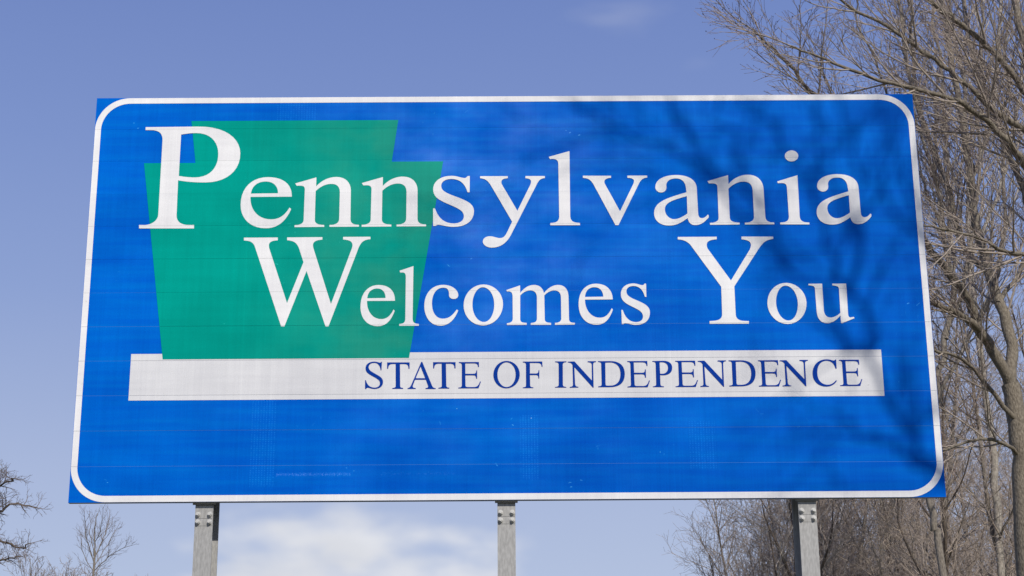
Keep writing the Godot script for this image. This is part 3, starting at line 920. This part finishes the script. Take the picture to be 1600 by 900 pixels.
const GLYPHS := {
	"P": "M 5 960 L 466 963 C 712 966 852 851 858 703 C 865 538 746 429 561 430 C 468 430 398 438 320 451 L 324 121 C 327 66 361 40 419 32 L 481 32 L 482 0 L 2 3 L 0 35 L 56 34 C 119 41 161 79 163 128 L 162 836 C 159 899 128 925 70 931 L 6 932 Z M 325 887 C 376 897 422 901 457 901 C 574 901 657 827 663 701 C 669 564 594 477 466 478 C 420 478 373 484 324 493 Z",
	"e": "M 84 293 L 447 293 L 446 305 C 443 411 364 478 232 479 C 87 480 -7 378 0 217 C 5 85 99 1 226 0 C 327 -1 397 54 445 176 L 430 192 C 389 114 338 81 272 82 C 161 82 88 168 84 279 Z M 86 324 L 324 326 C 322 397 279 438 210 438 C 141 438 90 395 86 324 Z",
	"n": "M 0 409 L 185 465 L 185 381 C 235 439 296 468 362 468 C 444 467 490 413 492 338 L 494 75 C 495 38 512 24 546 20 L 569 19 L 570 1 L 312 1 L 311 19 L 338 20 C 377 25 394 43 395 75 L 395 322 C 394 376 368 403 317 403 C 267 403 221 377 182 336 L 182 68 C 182 40 200 24 238 21 L 265 19 L 266 1 L 6 0 L 6 19 L 34 20 C 69 27 84 40 84 69 L 86 353 C 85 382 70 392 13 387 Z",
	"s": "M 323 476 L 322 322 L 303 322 C 281 405 238 448 160 449 C 107 449 71 425 71 384 C 71 339 116 316 188 287 C 298 243 360 216 360 144 C 359 54 290 -1 180 0 C 122 0 80 20 42 20 L 21 10 L 2 10 L 1 173 L 18 173 C 46 78 105 33 180 32 C 235 32 271 55 271 99 C 271 149 222 171 155 203 C 53 249 1 276 0 353 C 0 425 60 479 162 479 C 213 478 247 458 277 458 C 294 458 298 471 305 476 Z",
	"y": "M 0 668 L 245 667 L 245 647 C 197 644 180 629 190 593 L 327 340 L 446 591 C 455 628 447 643 400 646 L 401 667 L 572 666 L 572 647 C 536 642 523 632 506 600 L 269 117 C 227 33 168 0 101 0 C 55 0 22 30 23 56 C 23 87 51 105 85 105 C 122 104 143 88 173 88 C 206 88 219 108 236 144 L 280 239 L 95 580 C 69 625 48 644 0 648 Z",
	"l": "M 0 645 L 185 699 L 181 81 C 184 44 201 27 240 23 L 265 21 L 265 0 L 5 1 L 5 21 L 31 24 C 66 28 81 45 84 77 L 84 569 C 83 616 70 629 10 623 Z",
	"v": "M 0 465 L 249 463 L 249 444 C 204 441 183 426 190 393 L 320 128 L 445 387 C 459 424 450 440 393 443 L 394 464 L 568 463 L 568 444 C 534 440 516 429 498 396 L 303 0 L 276 0 L 89 389 C 63 431 46 441 0 444 Z",
	"a": "M 19 361 C 21 432 101 474 205 474 C 324 473 381 422 384 354 L 387 114 C 388 79 400 67 419 67 C 441 67 460 86 469 100 L 480 94 L 478 74 C 447 36 409 2 357 3 C 317 3 299 29 293 68 C 240 29 195 0 129 0 C 48 0 -2 46 0 117 C 4 226 123 257 292 310 L 289 347 C 288 407 255 442 204 442 C 152 442 117 416 116 376 C 119 364 117 356 116 348 C 112 324 91 309 67 309 C 40 309 18 333 19 361 Z M 294 274 L 293 111 C 249 80 212 59 175 59 C 131 59 94 100 96 155 C 98 218 182 241 294 274 Z",
	"i": "M 0 405 L 182 463 L 179 75 C 180 38 200 22 239 19 L 261 17 L 260 0 L 4 2 L 5 19 L 29 21 C 64 25 80 38 84 71 L 82 346 C 82 383 63 395 5 388 Z M 80 647 C 82 676 110 699 143 699 C 176 699 201 675 200 646 C 198 617 170 593 137 593 C 104 594 79 618 80 647 Z",
	"W": "M 0 811 L 295 811 L 296 785 C 229 781 210 763 225 710 L 395 212 L 526 583 L 484 709 C 463 761 438 780 378 785 L 377 811 L 685 812 L 685 789 C 616 783 594 766 608 713 L 774 201 L 945 711 C 959 763 934 784 866 789 L 865 813 L 1104 813 L 1104 790 C 1048 787 1026 768 1004 716 L 758 0 L 732 0 L 555 502 L 379 2 L 351 3 L 97 732 C 78 769 61 782 1 785 Z",
	"c": "M 293 137 C 261 50 210 0 140 0 C 53 1 1 79 0 178 C -1 291 63 370 162 369 C 239 369 292 321 293 275 C 293 254 277 240 255 240 C 230 240 213 254 213 275 C 213 314 206 343 162 343 C 101 343 65 283 66 199 C 67 114 106 63 160 63 C 207 63 240 85 279 144 Z",
	"o": "M 0 181 C 0 286 77 371 173 370 C 266 369 340 290 340 192 C 339 85 261 -1 165 0 C 74 1 0 81 0 181 Z M 76 187 C 76 274 116 345 166 345 C 221 344 265 273 264 186 C 264 100 224 30 175 31 C 120 31 76 101 76 187 Z",
	"m": "M 0 316 L 120 358 L 120 289 C 156 337 196 361 239 361 C 288 361 317 333 325 286 C 363 336 406 360 449 360 C 512 359 539 311 537 242 L 538 50 C 539 30 549 20 571 18 L 588 17 L 587 1 L 416 0 L 416 17 L 434 19 C 457 22 469 34 471 54 L 472 242 C 472 287 452 310 416 310 C 383 310 356 295 328 264 L 329 52 C 330 31 339 22 366 19 L 383 17 L 383 0 L 208 1 L 209 17 L 228 20 C 251 23 260 35 262 55 L 264 244 C 264 288 245 311 208 311 C 176 312 146 296 120 265 L 118 53 C 119 32 127 23 156 20 L 173 19 L 173 1 L 3 1 L 3 17 L 19 19 C 42 23 53 36 54 57 L 54 259 C 52 297 41 307 6 303 Z",
	"Y": "M 1 793 L 342 793 L 341 769 C 268 765 238 746 257 685 L 448 391 L 625 673 C 651 728 639 761 557 768 L 558 793 L 836 791 L 835 769 C 778 764 748 743 712 692 L 475 338 L 475 82 C 477 45 498 29 541 25 L 585 23 L 584 0 L 246 1 L 247 25 L 289 28 C 332 32 354 48 358 83 L 361 335 L 107 722 C 75 757 46 767 0 770 Z",
	"u": "M 0 357 L 119 358 L 119 111 C 124 70 142 52 172 51 C 203 51 231 67 260 92 L 262 306 C 261 330 254 335 207 342 L 208 357 L 328 357 L 326 80 C 326 60 332 51 346 50 L 371 56 L 380 44 L 271 0 L 260 0 L 259 69 C 223 29 188 0 141 0 C 84 0 56 42 56 111 L 54 311 C 53 334 43 341 0 343 Z",
	"cS": "M 141 238 L 138 164 L 131 164 C 125 206 106 229 74 229 C 46 229 28 214 28 191 C 29 164 52 153 84 134 C 126 109 152 97 153 59 C 153 23 123 0 82 0 C 55 0 36 11 22 11 C 16 11 12 5 11 0 L 1 1 L 0 77 L 7 77 C 17 36 41 12 82 11 C 109 11 128 26 127 50 C 127 76 104 88 71 107 C 29 131 2 145 2 182 C 1 217 32 240 73 240 C 101 240 115 230 124 230 C 130 230 133 235 134 238 Z",
	"cT": "M 0 233 L 192 232 L 192 177 L 183 177 C 181 210 174 218 142 218 L 110 218 L 114 30 C 114 13 119 10 140 7 L 140 0 L 47 1 L 46 7 C 69 10 77 14 76 31 L 73 219 L 52 219 C 20 219 13 211 10 178 L 1 178 Z",
	"cA": "M 114 239 L 123 239 L 208 29 C 216 12 222 9 239 8 L 239 0 L 152 1 L 152 8 C 174 10 178 16 172 34 L 154 82 L 63 82 L 46 37 C 40 18 45 11 70 9 L 70 2 L 0 2 L 0 9 C 17 12 24 21 33 42 Z M 109 198 L 149 95 L 68 96 Z",
	"cE": "M 4 231 L 175 231 L 176 187 L 168 187 C 165 214 156 218 129 219 L 59 219 L 60 128 L 124 127 C 147 127 152 135 153 157 L 160 156 L 160 84 L 152 84 C 150 109 144 114 124 114 L 60 114 L 61 26 C 61 15 67 11 83 11 L 128 11 C 161 10 172 24 184 59 L 193 59 L 172 0 L 0 0 L 0 7 C 25 8 30 14 30 31 L 30 197 C 30 218 24 223 4 224 Z",
	"cO": "M 0 119 C 0 187 51 242 114 241 C 176 241 226 187 225 121 C 225 54 173 0 110 0 C 49 0 0 54 0 119 Z M 35 119 C 35 180 71 229 114 229 C 157 228 191 180 190 120 C 190 60 155 11 112 11 C 69 12 35 60 35 119 Z",
	"cF": "M 2 233 L 168 233 L 170 186 L 163 186 C 159 214 152 220 122 220 L 63 221 L 62 128 L 110 127 C 130 127 134 135 136 157 L 142 157 L 141 84 L 134 84 C 133 108 128 114 110 114 L 62 114 L 63 28 C 63 12 68 7 90 6 L 90 0 L 0 0 L 0 7 C 24 8 28 12 28 30 L 29 199 C 29 220 23 225 2 226 Z",
	"cI": "M 3 231 L 100 231 L 100 224 C 77 222 70 218 69 200 L 67 30 C 66 12 74 8 96 6 L 96 0 L 0 1 L 0 6 C 23 8 31 13 32 30 L 34 201 C 35 218 26 223 3 225 Z",
	"cN": "M 0 229 L 57 231 L 203 62 L 204 195 C 205 216 196 222 170 223 L 170 232 L 242 232 L 242 225 C 221 222 216 216 216 195 L 216 0 L 209 0 L 55 181 L 59 34 C 60 14 67 9 87 7 L 87 1 L 13 0 L 13 7 C 35 9 42 15 41 34 L 40 199 C 31 215 25 221 0 222 Z",
	"cD": "M 3 229 L 107 229 C 190 229 231 186 229 114 C 227 38 184 1 101 0 L 0 0 L 0 7 C 24 8 30 13 30 30 L 30 198 C 31 215 25 221 3 222 Z M 65 215 L 102 217 C 162 216 194 181 192 113 C 190 48 156 12 101 13 L 78 13 C 66 13 63 18 63 30 Z",
	"cP": "M 3 230 L 95 232 C 146 232 173 207 171 168 C 170 127 137 104 91 104 C 80 104 74 105 66 107 L 66 30 C 66 12 71 8 95 7 L 95 0 L 0 1 L 0 7 C 23 9 30 14 30 31 L 31 200 C 32 217 26 223 3 224 Z M 65 217 C 72 219 78 219 85 219 C 118 218 136 200 135 169 C 134 136 110 116 82 117 C 75 117 71 118 66 120 Z",
	"cC": "M 209 237 L 208 157 L 199 157 C 189 201 168 227 125 227 C 78 227 44 188 41 126 C 36 57 70 17 123 16 C 152 16 171 27 197 56 L 203 49 C 181 16 148 0 111 0 C 39 0 -4 50 0 118 C 4 192 57 240 126 240 C 158 240 173 229 187 229 C 195 229 198 233 200 237 Z",
}
const LARGE_LETTERS := [ ["P", -3.210, 0.584, 1.000, 1.000], ["e", -2.329, 0.582, 1.000, 1.000], ["n", -1.856, 0.591, 1.000, 1.000], ["n", -1.269, 0.591, 1.000, 1.000], ["s", -0.640, 0.585, 1.000, 1.000], ["l", 0.383, 0.594, 1.000, 1.000], ["v", 0.682, 0.593, 1.000, 1.000], ["a", 1.300, 0.586, 1.000, 1.000], ["n", 1.781, 0.591, 1.000, 1.000], ["i", 2.398, 0.589, 1.000, 1.000], ["a", 2.728, 0.586, 1.000, 1.000], ["W", -2.288, -0.315, 1.000, 1.000], ["e", -1.259, -0.316, 0.664, 0.777], ["l", -0.926, -0.314, 0.649, 0.773], ["c", -0.709, -0.315, 1.000, 1.000], ["o", -0.370, -0.315, 1.000, 1.000], ["y", -0.226, 0.391, 1.000, 1.000], ["m", -0.001, -0.313, 1.000, 1.000], ["e", 0.622, -0.315, 0.662, 0.775], ["s", 0.989, -0.318, 0.684, 0.782], ["Y", 1.499, -0.313, 1.000, 1.000], ["o", 2.252, -0.318, 0.996, 1.004], ["u", 2.617, -0.313, 1.000, 1.000] ]
const SMALL_LETTERS := [ ["cS", -1.207, -0.870, 1.000, 1.000], ["cT", -1.022, -0.871, 1.000, 1.000], ["cA", -0.845, -0.874, 1.000, 1.000], ["cT", -0.630, -0.871, 1.000, 1.000], ["cE", -0.414, -0.870, 1.000, 1.000], ["cO", -0.116, -0.872, 1.000, 1.000], ["cF", 0.134, -0.871, 1.000, 1.000], ["cI", 0.408, -0.869, 1.000, 1.000], ["cN", 0.520, -0.870, 1.000, 1.000], ["cD", 0.775, -0.867, 1.000, 1.000], ["cE", 1.024, -0.870, 1.000, 1.000], ["cP", 1.239, -0.870, 1.000, 1.000], ["cE", 1.433, -0.870, 1.000, 1.000], ["cN", 1.630, -0.870, 1.000, 1.000], ["cD", 1.890, -0.867, 1.000, 1.000], ["cE", 2.141, -0.870, 1.000, 1.000], ["cN", 2.330, -0.870, 1.000, 1.000], ["cC", 2.605, -0.874, 1.000, 1.000], ["cE", 2.833, -0.870, 1.000, 1.000] ]
